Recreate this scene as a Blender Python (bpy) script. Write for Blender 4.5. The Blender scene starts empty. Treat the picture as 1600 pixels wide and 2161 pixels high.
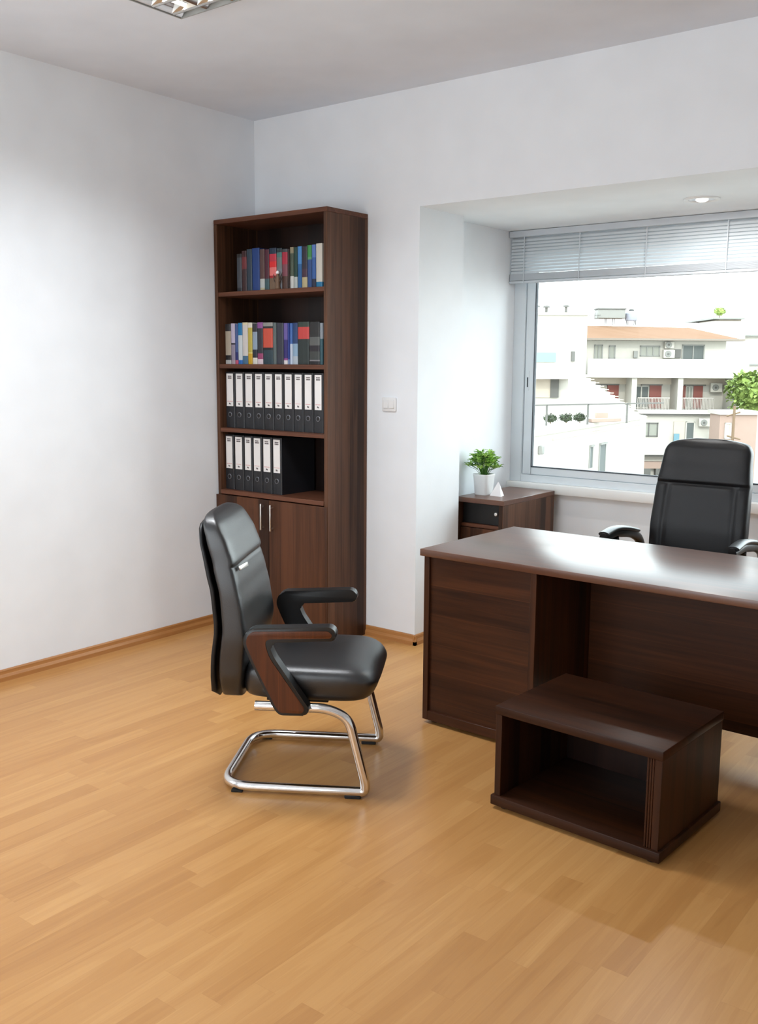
import bpy, bmesh, math, random
from mathutils import Vector, Matrix
S = bpy.context.scene
COL = S.collection
rnd = random.Random(7)
PI = math.pi

# ------------------------------------------------------------------ camera
CX, CY, CZ = 4.12, -4.1109, 1.5012
YAW, PITCH, ROLL, FPX = 0.6612, -0.1521, 0.0065, 2036.83
fw = Vector((-math.sin(YAW) * math.cos(PITCH), math.cos(YAW) * math.cos(PITCH), math.sin(PITCH)))
rt = Vector((math.cos(YAW), math.sin(YAW), 0))
up = rt.cross(fw)
rr = math.cos(ROLL) * rt + math.sin(ROLL) * up
uu = -math.sin(ROLL) * rt + math.cos(ROLL) * up
cam = bpy.data.objects.new('camera', bpy.data.cameras.new('camera'))
COL.objects.link(cam)
cam.matrix_world = Matrix(((rr.x, uu.x, -fw.x, CX), (rr.y, uu.y, -fw.y, CY), (rr.z, uu.z, -fw.z, CZ), (0, 0, 0, 1)))
cam.data.sensor_fit = 'HORIZONTAL'
cam.data.sensor_width = 36
cam.data.lens = 36 * FPX / 1600
cam.data.clip_end = 500
S.camera = cam
# ------------------------------------------------------------------ light
S.view_settings.view_transform = 'Standard'
S.view_settings.look = 'None'
S.view_settings.gamma = 1
S.view_settings.exposure = 0.29
S.view_settings.use_curve_mapping = False
S.cycles.use_denoising = True
S.cycles.max_bounces = 10
S.cycles.diffuse_bounces = 6
S.cycles.transparent_max_bounces = 12
S.cycles.sample_clamp_indirect = 6
W = bpy.data.worlds.new('sky'); S.world = W; W.use_nodes = True
nt = W.node_tree
bg = nt.nodes['Background']
tc = nt.nodes.new('ShaderNodeTexCoord'); sep = nt.nodes.new('ShaderNodeSeparateXYZ')
rmp = nt.nodes.new('ShaderNodeValToRGB')
nt.links.new(tc.outputs['Generated'], sep.inputs[0]); nt.links.new(sep.outputs['Z'], rmp.inputs[0])
rmp.color_ramp.elements[0].position = 0.0; rmp.color_ramp.elements[0].color = (0.93, 1.0, 1.0, 1)
rmp.color_ramp.elements[1].position = 0.5; rmp.color_ramp.elements[1].color = (0.80, 0.93, 1.0, 1)
nt.links.new(rmp.outputs[0], bg.inputs[0])
bg.inputs[1].default_value = 5.0


def light(name, kind, loc, rot, energy, color=(1, 1, 1), size=None, size_y=None, angle=None, spread=None):
    d = bpy.data.lights.new(name, kind); d.energy = energy; d.color = color
    if kind == 'AREA':
        d.shape = 'RECTANGLE'; d.size = size; d.size_y = size_y
        if spread: d.spread = spread
    if angle: d.angle = angle
    o = bpy.data.objects.new(name, d); COL.objects.link(o); o.location = loc; o.rotation_euler = rot
    return o


sun = light('sun', 'SUN', (0, -10, 20), (0, 0, 0), 1.1, (1, .93, .85), angle=math.radians(3))
sun.rotation_euler = Vector((-0.30, 0.80, -0.42)).to_track_quat('-Z', 'Y').to_euler()
# added fill lamps, no windows there: behind the camera and at the left wall
light('front_fill', 'AREA', (2.2, -5.3, 1.45), (math.radians(90), 0, 0), 54, (.86, .94, 1), 2.6, 1.7)
light('side_fill', 'AREA', (.06, -3.9, 1.55), (0, math.radians(-90), 0), 22, (.90, .955, 1), 1.5, 1.7)
# daylight of the bay window's right half, out of the frame
light('bay_window_daylight', 'AREA', (3.80, 1.78, 1.58), (math.radians(-90), 0, math.radians(-22)), 16, (.90, .955, 1), 2.4, 1.45)
# the tubes of the louvred ceiling light
for k in range(4):
    light('tube_light', 'AREA', (1.019 + .014 + .0715 + k * .143, -1.709, 2.8652 - .0225), (0, 0, 0), 8.2, (.93, .965, 1), .014, .53, spread=math.radians(142))
light('downlight_lamp', 'AREA', (2.395, .60, 2.2903 - .018), (0, 0, 0), 8, (1, .98, .95), .05, .05)

# ------------------------------------------------------------------ materials
def lin(c):
    c = c / 255
    return c / 12.92 if c <= 0.04045 else ((c + 0.055) / 1.055) ** 2.4


def rgb(r, g, b): return (lin(r), lin(g), lin(b), 1)


MC = {}


def mat(name, col, rough=.5, metal=0., spec=.5, coat=0., bump=0., bscale=200., emit=0., sheen=0.):
    if name in MC: return MC[name]
    m = bpy.data.materials.new(name); m.use_nodes = True
    n = m.node_tree.nodes; l = m.node_tree.links; b = n['Principled BSDF']
    b.inputs['Base Color'].default_value = col
    b.inputs['Roughness'].default_value = rough
    b.inputs['Metallic'].default_value = metal
    b.inputs['Specular IOR Level'].default_value = spec
    b.inputs['Coat Weight'].default_value = coat
    b.inputs['Coat Roughness'].default_value = .15
    if emit:
        b.inputs['Emission Color'].default_value = (1, .98, .94, 1); b.inputs['Emission Strength'].default_value = emit
    t = n.new('ShaderNodeTexCoord'); nz = n.new('ShaderNodeTexNoise')
    nz.inputs['Scale'].default_value = bscale; nz.inputs['Detail'].default_value = 3
    l.new(t.outputs['Object'], nz.inputs['Vector'])
    if bump:
        bp = n.new('ShaderNodeBump'); bp.inputs['Strength'].default_value = bump; bp.inputs['Distance'].default_value = .002
        l.new(nz.outputs[0], bp.inputs['Height']); l.new(bp.outputs[0], b.inputs['Normal'])
    # faint mottling of the tone keeps every surface procedural
    hs = n.new('ShaderNodeMix'); hs.data_type = 'RGBA'; hs.blend_type = 'MULTIPLY'
    rp = n.new('ShaderNodeValToRGB'); rp.color_ramp.elements[0].color = (.93, .93, .93, 1); rp.color_ramp.elements[1].color = (1.05, 1.05, 1.05, 1)
    nz2 = n.new('ShaderNodeTexNoise'); nz2.inputs['Scale'].default_value = 4
    l.new(t.outputs['Object'], nz2.inputs['Vector']); l.new(nz2.outputs[0], rp.inputs[0])
    hs.inputs['Factor'].default_value = 1; hs.inputs['A'].default_value = col
    l.new(rp.outputs[0], hs.inputs['B']); l.new(hs.outputs['Result'], b.inputs['Base Color'])
    MC[name] = m
    return m


def math_node(n, l, op, a, b=None):
    x = n.new('ShaderNodeMath'); x.operation = op
    for i, v in enumerate((a, b)):
        if v is None: continue
        if isinstance(v, (int, float)): x.inputs[i].default_value = v
        else: l.new(v, x.inputs[i])
    return x.outputs[0]


def wood(name, axis, dark, light_, plank=.12, band=.35, rough=.34, spec=.5, fine=70, perp=None, joint=.16):
    """dark veneer: grain along axis, with boards of slightly different tone side by side"""
    if name in MC: return MC[name]
    m = bpy.data.materials.new(name); m.use_nodes = True
    n = m.node_tree.nodes; l = m.node_tree.links; b = n['Principled BSDF']
    t = n.new('ShaderNodeTexCoord'); mp = n.new('ShaderNodeMapping')
    sc = [fine, fine, fine]; sc['XYZ'.index(axis)] = fine * .03
    mp.inputs['Scale'].default_value = sc
    l.new(t.outputs['Object'], mp.inputs['Vector'])
    nz = n.new('ShaderNodeTexNoise'); nz.inputs['Scale'].default_value = 1.; nz.inputs['Detail'].default_value = 5; nz.inputs['Roughness'].default_value = .65
    nz.inputs['Distortion'].default_value = .6
    l.new(mp.outputs[0], nz.inputs['Vector'])
    mp2 = n.new('ShaderNodeMapping'); s2 = [14, 14, 14]; s2['XYZ'.index(axis)] = .8; mp2.inputs['Scale'].default_value = s2
    l.new(t.outputs['Object'], mp2.inputs['Vector'])
    nz2 = n.new('ShaderNodeTexNoise'); nz2.inputs['Scale'].default_value = 1.; nz2.inputs['Detail'].default_value = 3; nz2.inputs['Distortion'].default_value = 1.2
    l.new(mp2.outputs[0], nz2.inputs['Vector'])
    sp = n.new('ShaderNodeVectorMath'); sp.operation = 'DOT_PRODUCT'
    pv = perp or {'X': (0, 1, 1), 'Y': (1, 0, 1), 'Z': (1, 1, 0)}[axis]
    sp.inputs[1].default_value = pv
    l.new(t.outputs['Object'], sp.inputs[0])
    dv_ = math_node(n, l, 'DIVIDE', sp.outputs['Value'], plank)
    cell = math_node(n, l, 'FLOOR', dv_)
    jt = math_node(n, l, 'MULTIPLY', math_node(n, l, 'LESS_THAN', math_node(n, l, 'FRACT', dv_), .03), joint)
    wn = n.new('ShaderNodeTexWhiteNoise'); wn.noise_dimensions = '1D'; l.new(cell, wn.inputs['W'])
    f = math_node(n, l, 'ADD', math_node(n, l, 'MULTIPLY', nz.outputs[0], .5), math_node(n, l, 'MULTIPLY', nz2.outputs[0], .5))
    f = math_node(n, l, 'ADD', f, math_node(n, l, 'MULTIPLY', math_node(n, l, 'SUBTRACT', wn.outputs['Value'], .5), band))
    f = math_node(n, l, 'ADD', f, jt)
    rp = n.new('ShaderNodeValToRGB'); rp.color_ramp.elements[0].position = .3; rp.color_ramp.elements[1].position = .72
    rp.color_ramp.elements[0].color = dark; rp.color_ramp.elements[1].color = light_
    l.new(f, rp.inputs[0]); l.new(rp.outputs[0], b.inputs['Base Color'])
    b.inputs['Roughness'].default_value = rough; b.inputs['Specular IOR Level'].default_value = spec
    bp = n.new('ShaderNodeBump'); bp.inputs['Strength'].default_value = .06; bp.inputs['Distance'].default_value = .001
    l.new(nz.outputs[0], bp.inputs['Height']); l.new(bp.outputs[0], b.inputs['Normal'])
    MC[name] = m
    return m


def floor_mat():
    m = bpy.data.materials.new('oak_laminate'); m.use_nodes = True
    n = m.node_tree.nodes; l = m.node_tree.links; b = n['Principled BSDF']
    t = n.new('ShaderNodeTexCoord'); sx = n.new('ShaderNodeSeparateXYZ'); l.new(t.outputs['Object'], sx.inputs[0])
    M = lambda op, a, c=None: math_node(n, l, op, a, c)
    u = M('DIVIDE', sx.outputs['X'], .071); row = M('FLOOR', u)
    wr = n.new('ShaderNodeTexWhiteNoise'); wr.noise_dimensions = '1D'; l.new(row, wr.inputs['W'])
    v = M('ADD', M('DIVIDE', sx.outputs['Y'], .68), M('MULTIPLY', wr.outputs['Value'], 7.3)); cell = M('FLOOR', v)
    cv = n.new('ShaderNodeCombineXYZ'); l.new(row, cv.inputs[0]); l.new(cell, cv.inputs[1])
    wn = n.new('ShaderNodeTexWhiteNoise'); wn.noise_dimensions = '2D'; l.new(cv.outputs[0], wn.inputs['Vector'])
    # grain shifted per strip
    off = n.new('ShaderNodeVectorMath'); off.operation = 'MULTIPLY_ADD'
    l.new(wn.outputs['Color'], off.inputs[0]); off.inputs[1].default_value = (3, 9, 5); l.new(t.outputs['Object'], off.inputs[2])
    mp = n.new('ShaderNodeMapping'); mp.inputs['Scale'].default_value = (15, .9, 1); l.new(off.outputs[0], mp.inputs['Vector'])
    nz = n.new('ShaderNodeTexNoise'); nz.inputs['Scale'].default_value = 1; nz.inputs['Detail'].default_value = 4; nz.inputs['Distortion'].default_value = 1.6
    l.new(mp.outputs[0], nz.inputs['Vector'])
    mp3 = n.new('ShaderNodeMapping'); mp3.inputs['Scale'].default_value = (260, 7, 1); l.new(off.outputs[0], mp3.inputs['Vector'])
    nf = n.new('ShaderNodeTexNoise'); nf.inputs['Scale'].default_value = 1; nf.inputs['Detail'].default_value = 3; l.new(mp3.outputs[0], nf.inputs['Vector'])
    rings = M('SINE', M('MULTIPLY', nz.outputs[0], 42.))
    f = M('ADD', M('ADD', M('MULTIPLY', wn.outputs['Value'], .26), .06), M('MULTIPLY', nz.outputs[0], .60))
    f = M('ADD', f, M('MULTIPLY', rings, .035)); f = M('ADD', f, M('MULTIPLY', nf.outputs[0], .14))
    rp = n.new('ShaderNodeValToRGB'); e = rp.color_ramp.elements
    e[0].position = .12; e[0].color = FLOOR_DARK; e[1].position = .88; e[1].color = FLOOR_LIGHT
    x = e.new(.5); x.color = FLOOR_MID
    l.new(f, rp.inputs[0])
    # thin joints between the strips
    fu = M('FRACT', u); fv = M('FRACT', v)
    ju = M('LESS_THAN', M('MINIMUM', fu, M('SUBTRACT', 1., fu)), .010)
    jv = M('LESS_THAN', M('MINIMUM', fv, M('SUBTRACT', 1., fv)), .0016)
    j = M('MULTIPLY', M('MAXIMUM', ju, jv), .10)
    mx = n.new('ShaderNodeMix'); mx.data_type = 'RGBA'; l.new(j, mx.inputs['Factor']); l.new(rp.outputs[0], mx.inputs['A']); mx.inputs['B'].default_value = rgb(120, 70, 35)
    l.new(mx.outputs['Result'], b.inputs['Base Color'])
    b.inputs['Roughness'].default_value = .33; b.inputs['Specular IOR Level'].default_value = .42
    MC['floor'] = m
    return m


FLOOR_DARK = rgb(158, 107, 57); FLOOR_MID = rgb(180, 130, 75); FLOOR_LIGHT = rgb(198, 150, 93)
M_FLOOR = floor_mat()
M_WALL = mat('wall_paint', rgb(231, 235, 239), .8, bump=.15, bscale=90)
M_CEIL = mat('ceiling_paint', rgb(224, 231, 240), .9, bump=.1, bscale=90)
M_BASE = wood('oak_baseboard', 'X', rgb(150, 98, 50), rgb(190, 135, 80), band=.0, rough=.4, fine=50, joint=0)
M_BASEY = wood('oak_baseboard_side', 'Y', rgb(150, 98, 50), rgb(190, 135, 80), band=.0, rough=.4, fine=50, joint=0)
DK, LT = rgb(36, 17, 7), rgb(80, 43, 20)
M_WX = wood('walnut_along', 'X', DK, LT, plank=.125, band=.12, rough=.42, spec=.28)
M_WZ = wood('walnut_upright', 'Z', DK, LT, plank=.075, band=.35, rough=.42, spec=.28)
M_WTOP = wood('walnut_top', 'X', rgb(66, 36, 22), rgb(98, 58, 36), plank=.16, band=.15, rough=.33, spec=.75, perp=(0, 1, 0))
M_BOXX = wood('shaded_walnut_along', 'X', rgb(27, 13, 6), rgb(64, 34, 17), plank=.13, band=.15, rough=.42, spec=.22)  # walnut of the low cabinet, its shade put into a darker colour
M_BOXZ = wood('shaded_walnut_upright', 'Z', rgb(27, 13, 6), rgb(64, 34, 17), plank=.07, band=.3, rough=.42, spec=.22)
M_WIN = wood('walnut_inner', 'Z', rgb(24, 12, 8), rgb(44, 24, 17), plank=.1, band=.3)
M_BX, M_BZ = M_WX, M_WZ
M_BKX = wood('walnut_bookcase_edges', 'X', rgb(66, 37, 24), rgb(112, 70, 50), plank=.2, band=.1, rough=.45, spec=.3)
M_BKZ = wood('walnut_bookcase_side', 'Z', rgb(50, 31, 20), rgb(100, 68, 49), plank=.062, band=.5, rough=.45, spec=.25, perp=(1, 1, 0))
M_BKD = wood('walnut_bookcase_door', 'Z', rgb(48, 28, 17), rgb(92, 57, 37), plank=.085, band=.45, rough=.45, spec=.25, perp=(1, 0, 0))
M_LEATHER = mat('black_leather', rgb(15, 15, 17), .37, spec=.85, bump=.25, bscale=420)
M_LEATHER2 = mat('black_leather_matte', rgb(16, 16, 18), .40, spec=.35, bump=.25, bscale=420)
M_PLASTIC = mat('black_plastic', rgb(14, 14, 15), .35)
M_RUBBER = mat('black_rubber', rgb(12, 12, 12), .7)
M_CHROME = mat('chrome', (.78, .77, .76, 1), .12, metal=1)
M_STEEL = mat('brushed_steel', (.72, .70, .66, 1), .35, metal=1)
M_CHERRY = wood('armrest_veneer', 'Z', rgb(66, 32, 12), rgb(100, 52, 22), band=0., rough=.45, spec=.3, fine=60)
M_PVC = mat('white_window_frame', rgb(214, 221, 226), .4)
M_SEAL = mat('dark_seal', rgb(60, 66, 74), .6)
M_SILL = mat('white_sill', rgb(236, 236, 234), .45)
M_BLIND = mat('blind_slat', rgb(206, 212, 216), .45)
M_BLINDR = mat('blind_rail', rgb(196, 202, 208), .5)
M_WHITE = mat('white_plastic', rgb(228, 229, 229), .4)
M_POT = mat('white_ceramic', rgb(238, 240, 240), .35)
M_LEAF = mat('leaf_green', rgb(160, 200, 96), .5)
M_LEAF2 = mat('leaf_dark_green', rgb(84, 132, 54), .5)
M_PAPER = mat('book_pages', rgb(222, 214, 196), .8)
M_BLACKC = mat('binder_black', rgb(28, 29, 33), .5)
M_LABEL = mat('label_white', rgb(226, 224, 222), .6)
M_INK = mat('label_ink', rgb(70, 60, 62), .7)
M_REDINK = mat('label_red', rgb(196, 120, 120), .7)
M_NICHE = mat('black_interior', rgb(14, 12, 12), .5)


def glass_mat():
    m = bpy.data.materials.new('window_glass'); m.use_nodes = True
    n = m.node_tree.nodes; l = m.node_tree.links; n.clear()
    o = n.new('ShaderNodeOutputMaterial'); mx = n.new('ShaderNodeMixShader'); tr = n.new('ShaderNodeBsdfTransparent'); gl = n.new('ShaderNodeBsdfGlossy')
    gl.inputs['Roughness'].default_value = .02; tr.inputs[0].default_value = (.985, 1, .995, 1)
    fr = n.new('ShaderNodeFresnel'); fr.inputs[0].default_value = 1.10
    l.new(fr.outputs[0], mx.inputs[0]); l.new(tr.outputs[0], mx.inputs[1]); l.new(gl.outputs[0], mx.inputs[2]); l.new(mx.outputs[0], o.inputs[0])
    return m


M_GLASS = glass_mat()

# ------------------------------------------------------------------ mesh helpers
def put(name, bm, mats, parent=None, angle=40, smooth=True, loc=None):
    me = bpy.data.meshes.new(name)
    bmesh.ops.recalc_face_normals(bm, faces=bm.faces)
    bm.to_mesh(me); bm.free()
    for m in (mats if isinstance(mats, (list, tuple)) else [mats]): me.materials.append(m)
    if smooth:
        for p in me.polygons: p.use_smooth = True
        me.set_sharp_from_angle(angle=math.radians(angle))
    o = bpy.data.objects.new(name, me); COL.objects.link(o)
    if parent: o.parent = parent
    if loc: o.location = loc
    return o


def thing(name, label, cat, loc=(0, 0, 0), rz=0., group=None):
    o = bpy.data.objects.new(name, None); COL.objects.link(o); o.empty_display_size = .05
    o.location = loc; o.rotation_euler = (0, 0, rz)
    return tag(o, label, cat, group)


def tag(o, label, cat, group=None, kind=None):
    o['label'] = label; o['category'] = cat
    if group: o['group'] = group
    if kind: o['kind'] = kind
    return o


def struct(o, label=None, cat=None):
    o['kind'] = 'structure'
    if label: o['label'] = label; o['category'] = cat
    return o


def box(bm, x0, x1, y0, y1, z0, z1, bev=0., mi=0, seg=1):
    r = bmesh.ops.create_cube(bm, size=1)
    vs = r['verts']
    for v in vs:
        v.co = Vector((x0 + (v.co.x + .5) * (x1 - x0), y0 + (v.co.y + .5) * (y1 - y0), z0 + (v.co.z + .5) * (z1 - z0)))
    fs = {f for v in vs for f in v.link_faces}
    for f in fs: f.material_index = mi
    if bev:
        es = list({e for v in vs for e in v.link_edges})
        bmesh.ops.bevel(bm, geom=es, offset=bev, segments=seg, affect='EDGES', profile=.5, material=-1)
    return bm


def nb(): return bmesh.new()


def bxo(name, m, parent, x0, x1, y0, y1, z0, z1, bev=.0015, seg=1):
    return put(name, box(nb(), x0, x1, y0, y1, z0, z1, bev, 0, seg), m, parent)


def roundpoly(pts, rad, n=6):
    out = []
    N = len(pts)
    for i in range(N):
        p = Vector(pts[i]); a = Vector(pts[i - 1]); c = Vector(pts[(i + 1) % N])
        r = rad[i] if isinstance(rad, (list, tuple)) else rad
        if r <= 0: out.append(p); continue
        d1 = (a - p); d2 = (c - p); t = min(r, d1.length * .49, d2.length * .49)
        s = p + d1.normalized() * t; e = p + d2.normalized() * t
        for k in range(n + 1):
            q = k / n
            out.append(s * (1 - q) ** 2 + p * 2 * q * (1 - q) + e * q * q)
    return out


def prism(bm, pts, a0, a1, plane='xz', bev=0., mi=0, seg=2):
    """closed 2-D outline pushed along the remaining axis from a0 to a1"""
    def P(p, a):
        return {'xz': (p[0], a, p[1]), 'xy': (p[0], p[1], a), 'yz': (a, p[0], p[1])}[plane]
    v0 = [bm.verts.new(P(p, a0)) for p in pts]; v1 = [bm.verts.new(P(p, a1)) for p in pts]
    f0 = bm.faces.new(v0); f1 = bm.faces.new(v1[::-1])
    fs = [f0, f1]
    N = len(pts)
    for i in range(N):
        fs.append(bm.faces.new((v0[i], v0[(i + 1) % N], v1[(i + 1) % N], v1[i])))
    for f in fs: f.material_index = mi
    if bev:
        es = list({e for f in (f0, f1) for e in f.edges})
        bmesh.ops.bevel(bm, geom=es, offset=bev, segments=seg, affect='EDGES', profile=.5, material=-1)
    return bm


def fillet(pts, rad, n=8):
    out = [Vector(pts[0])]
    for i in range(1, len(pts) - 1):
        p = Vector(pts[i]); a = Vector(pts[i - 1]); c = Vector(pts[i + 1])
        r = rad[i] if isinstance(rad, (list, tuple)) else rad
        d1 = a - p; d2 = c - p; t = min(r, d1.length * .49, d2.length * .49)
        s = p + d1.normalized() * t; e = p + d2.normalized() * t
        for k in range(n + 1):
            q = k / n
            out.append(s * (1 - q) ** 2 + p * 2 * q * (1 - q) + e * q * q)
    out.append(Vector(pts[-1]))
    return out


def tube(bm, path, r, closed=False, ns=14, mi=0, flat=1.0, upv=None):
    path = [Vector(p) for p in path]
    N = len(path); rings = []
    prev = None
    for i, p in enumerate(path):
        if closed: t = (path[(i + 1) % N] - path[i - 1]).normalized()
        else: t = (path[min(i + 1, N - 1)] - path[max(i - 1, 0)]).normalized()
        if prev is None:
            a = Vector(upv) if upv else (Vector((0, 0, 1)) if abs(t.z) < .9 else Vector((1, 0, 0)))
            a = (a - t * a.dot(t)).normalized()
        else:
            a = (prev - t * prev.dot(t)).normalized()
        prev = a
        b = t.cross(a)
        rad = r[i] if isinstance(r, (list, tuple)) else r
        rings.append([bm.verts.new(p + a * rad * flat * math.cos(2 * PI * k / ns) + b * rad * math.sin(2 * PI * k / ns)) for k in range(ns)])
    for i in range(N if closed else N - 1):
        A, B = rings[i], rings[(i + 1) % N]
        for k in range(ns):
            f = bm.faces.new((A[k], A[(k + 1) % ns], B[(k + 1) % ns], B[k])); f.material_index = mi
    if not closed:
        bm.faces.new(rings[0][::-1]).material_index = mi; bm.faces.new(rings[-1]).material_index = mi
    return bm


def lathe(bm, prof, c=(0, 0, 0), ns=24, mi=0, axis='z'):
    rings = []
    for r, h in prof:
        ring = []
        for k in range(ns):
            a = 2 * PI * k / ns
            q = {'z': (r * math.cos(a), r * math.sin(a), h), 'y': (r * math.cos(a), h, r * math.sin(a)), 'x': (h, r * math.cos(a), r * math.sin(a))}[axis]
            ring.append(bm.verts.new(Vector(c) + Vector(q)))
        rings.append(ring)
    for A, B in zip(rings, rings[1:]):
        for k in range(ns):
            bm.faces.new((A[k], A[(k + 1) % ns], B[(k + 1) % ns], B[k])).material_index = mi
    bm.faces.new(rings[0][::-1]).material_index = mi; bm.faces.new(rings[-1]).material_index = mi
    return bm


def loft(bm, rings, mi=0, cap=True):
    R = [[bm.verts.new(p) for p in r] for r in rings]
    n = len(R[0])
    for A, B in zip(R, R[1:]):
        for k in range(n):
            bm.faces.new((A[k], A[(k + 1) % n], B[(k + 1) % n], B[k])).material_index = mi
    if cap:
        bm.faces.new(R[0][::-1]); bm.faces.new(R[-1])
    return bm


def sgp(v, e): return math.copysign(abs(v) ** e, v)


def curve_at(tab, z):
    if z <= tab[0][0]: return tab[0][1]
    for (a, va), (b, vb) in zip(tab, tab[1:]):
        if z <= b:
            t = (z - a) / (b - a); t = t * t * (3 - 2 * t) * .5 + t * .5
            return va + (vb - va) * t
    return tab[-1][1]


# ------------------------------------------------------------------ room shell
H = 2.8652; HR = 2.2903
XR, YF = 6.3, -5.45          # right wall, wall behind the camera
RX0, RX1 = 1.065, 5.75        # window bay
PX, PY = 1.1707, .408         # pillar corner and depth
YW = 1.15                     # wall under the bay window
struct(bxo('floor', M_FLOOR, None, -.2, XR + .2, YF - .2, 1.4, -.12, 0, 0), 'light oak strip laminate floor with a satin sheen', 'floor')
struct(bxo('ceiling', M_CEIL, None, -.2, XR + .2, YF - .2, .42, H, H + .15, 0), 'plain white main ceiling of the room', 'ceiling')
struct(bxo('wall_left', M_WALL, None, -.2, 0, YF - .2, PY, 0, H, 0), 'bare white wall at the left of the room', 'wall')
b = nb()
box(b, 0, PX, 0, PY, 0, H); box(b, PX, RX1, 0, PY, HR, H); box(b, RX1, XR, 0, PY, 0, H)
struct(put('wall_back', b, M_WALL, smooth=False), 'white back wall with the wide opening of the window bay', 'wall')
struct(bxo('wall_recess_left', M_WALL, None, RX0 - .2, RX0, PY, 1.4, 0, HR, 0), 'white left side wall of the window bay', 'wall')
struct(bxo('wall_recess_right', M_WALL, None, RX1, RX1 + .2, PY, 1.4, 0, HR, 0), 'white right side wall of the window bay', 'wall')
struct(bxo('ceiling_recess', M_WALL, None, RX0 - .2, RX1 + .2, PY, 1.4, HR, HR + .15, 0), 'lower white ceiling over the window bay', 'ceiling')
struct(bxo('wall_window', M_WALL, None, RX0, RX1, YW, 1.4, 0, .727, 0), 'white wall below the wide window', 'wall')
struct(bxo('wall_right', M_WALL, None, XR, XR + .2, YF - .2, PY, 0, H, 0), 'white wall at the right of the room', 'wall')
struct(bxo('wall_front', M_WALL, None, 0, XR, YF - .2, YF, 0, H, 0), 'white wall behind the viewer', 'wall')


def skirting(name, m, length, loc, rz, label):
    prof = [(0, 0), (.016, 0), (.016, .020), (.010, .034), (.010, .050), (.007, .056), (0, .056)]
    bm = nb(); prism(bm, prof, 0, length, 'yz')
    for v in bm.verts: v.co = Vector((v.co.x, -v.co.y, v.co.z))
    o = put(name, bm, m, smooth=False); o.location = loc; o.rotation_euler = (0, 0, rz)
    return struct(o, label, 'baseboard')


skirting('baseboard_back', M_BASE, PX + .016 - .84, (.84, 0, 0), 0, 'oak skirting along the back wall beside the bookcase')
skirting('baseboard_left', M_BASE, -YF - .335, (0, YF, 0), PI / 2, 'oak skirting along the left wall')
skirting('baseboard_pillar', M_BASE, PY + .016, (PX, -.016, 0), PI / 2, 'short oak skirting round the corner of the opening')
bpy.data.objects['baseboard_pillar'].location = (PX, -.016, 0)
bpy.data.objects['baseboard_left'].scale = (1, 1, 1)
skirting('baseboard_window', M_BASE, RX1 - RX0, (RX0, YW, 0), 0, 'oak skirting under the bay window')

# window of the bay
win = struct(thing('window_1', 'wide white sliding window of the bay looking on the town', 'window', (RX0, YW, .727)))
wx = lambda x: x - RX0
wz = lambda z: z - .727
FY0, FY1 = 0.0, .09
zb = .793
bm = nb()
box(bm, 0, .078, FY0, FY1, wz(.785), wz(2.29), .002); box(bm, wx(5.67), wx(RX1), FY0, FY1, wz(.785), wz(2.29), .002)
box(bm, .078, wx(5.67), FY0, FY1, wz(.785), wz(.83), .002); box(bm, .078, wx(5.67), FY0, FY1, wz(2.23), wz(2.29), .002)
put('window_frame', bm, M_PVC, win)


def sash(xa, xb, y, hx=None):
    bm = nb(); z0, z1 = wz(.832), wz(2.23); w = .06
    box(bm, xa, xa + w, y, y + .035, z0, z1, .003); box(bm, xb - w, xb, y, y + .035, z0, z1, .003)
    box(bm, xa + w, xb - w, y, y + .035, z0, z0 + .046, .003); box(bm, xa + w, xb - w, y, y + .035, z1 - .05, z1, .003)
    s = put('sash', bm, M_PVC, win)
    bm = nb(); a, c, d, e = xa + w, xb - w, z0 + .046, z1 - .05
    box(bm, a, a + .006, y - .002, y + .02, d, e); box(bm, c - .006, c, y - .002, y + .02, d, e)
    box(bm, a, c, y - .002, y + .02, d, d + .006); box(bm, a, c, y - .002, y + .02, e - .006, e)
    put('seal', bm, M_SEAL, s, smooth=False)
    bm = nb(); box(bm, a, c, y + .012, y + .018, d, e); put('glass_pane', bm, M_GLASS, s, smooth=False)
    if hx is not None:
        h = put('handle', prism(nb(), roundpoly([(hx - .010, .62), (hx + .010, .62), (hx + .010, .74), (hx - .010, .74)], .009), y - .003, y + .004, 'xz'), M_PVC, s)
        put('finger_slot', prism(nb(), roundpoly([(hx - .004, .64), (hx + .004, .64), (hx + .004, .70), (hx - .004, .70)], .003), y - .0045, y, 'xz'), M_SEAL, h)
    return s


sash(.082, 1.62, .010, .104)
sash(1.58, 3.14, .050)
sash(3.10, wx(5.67), .010)
sill = bxo('trim_sill', M_SILL, None, RX0, RX1, YW - .045, YW + .12, .727, .785, .006, 2)
struct(sill, 'white window sill below the bay window', 'sill')

# blind
bl = thing('venetian_blind', 'pale grey horizontal slat blind pulled most of the way up over the window', 'blind', (RX0, 1.09, 1.98))
L = RX1 - RX0 - .02
bz = lambda z: z - 1.98
bxo('headrail', M_BLINDR, bl, .006, L, -.028, .028, bz(2.252), bz(2.288), .002)
bm = nb()
for i in range(11):
    z = bz(2.052) + i * .0185
    a = math.radians(58)
    dy, dz = .0125 * math.cos(a), .0125 * math.sin(a)
    pts = [(-dy * 1.0, z - dz), (-dy * .2 - .002, z + .001), (dy, z + dz), (dy, z + dz + .0008), (-dy * .2 - .002, z + .002), (-dy, z - dz + .0008)]
    prism(bm, pts, .01, L - .005, 'yz')
put('slats', bm, M_BLIND, bl, smooth=False)
bm = nb()
for i in range(13): box(bm, .008, L - .004, -.014, .014, bz(2.002) + i * .003, bz(2.002) + i * .003 + .0022)
put('slat_stack', bm, M_BLINDR, bl, smooth=False)
bxo('bottom_rail', M_BLINDR, bl, .004, L, -.015, .015, bz(1.984), bz(2.000), .003)
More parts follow.
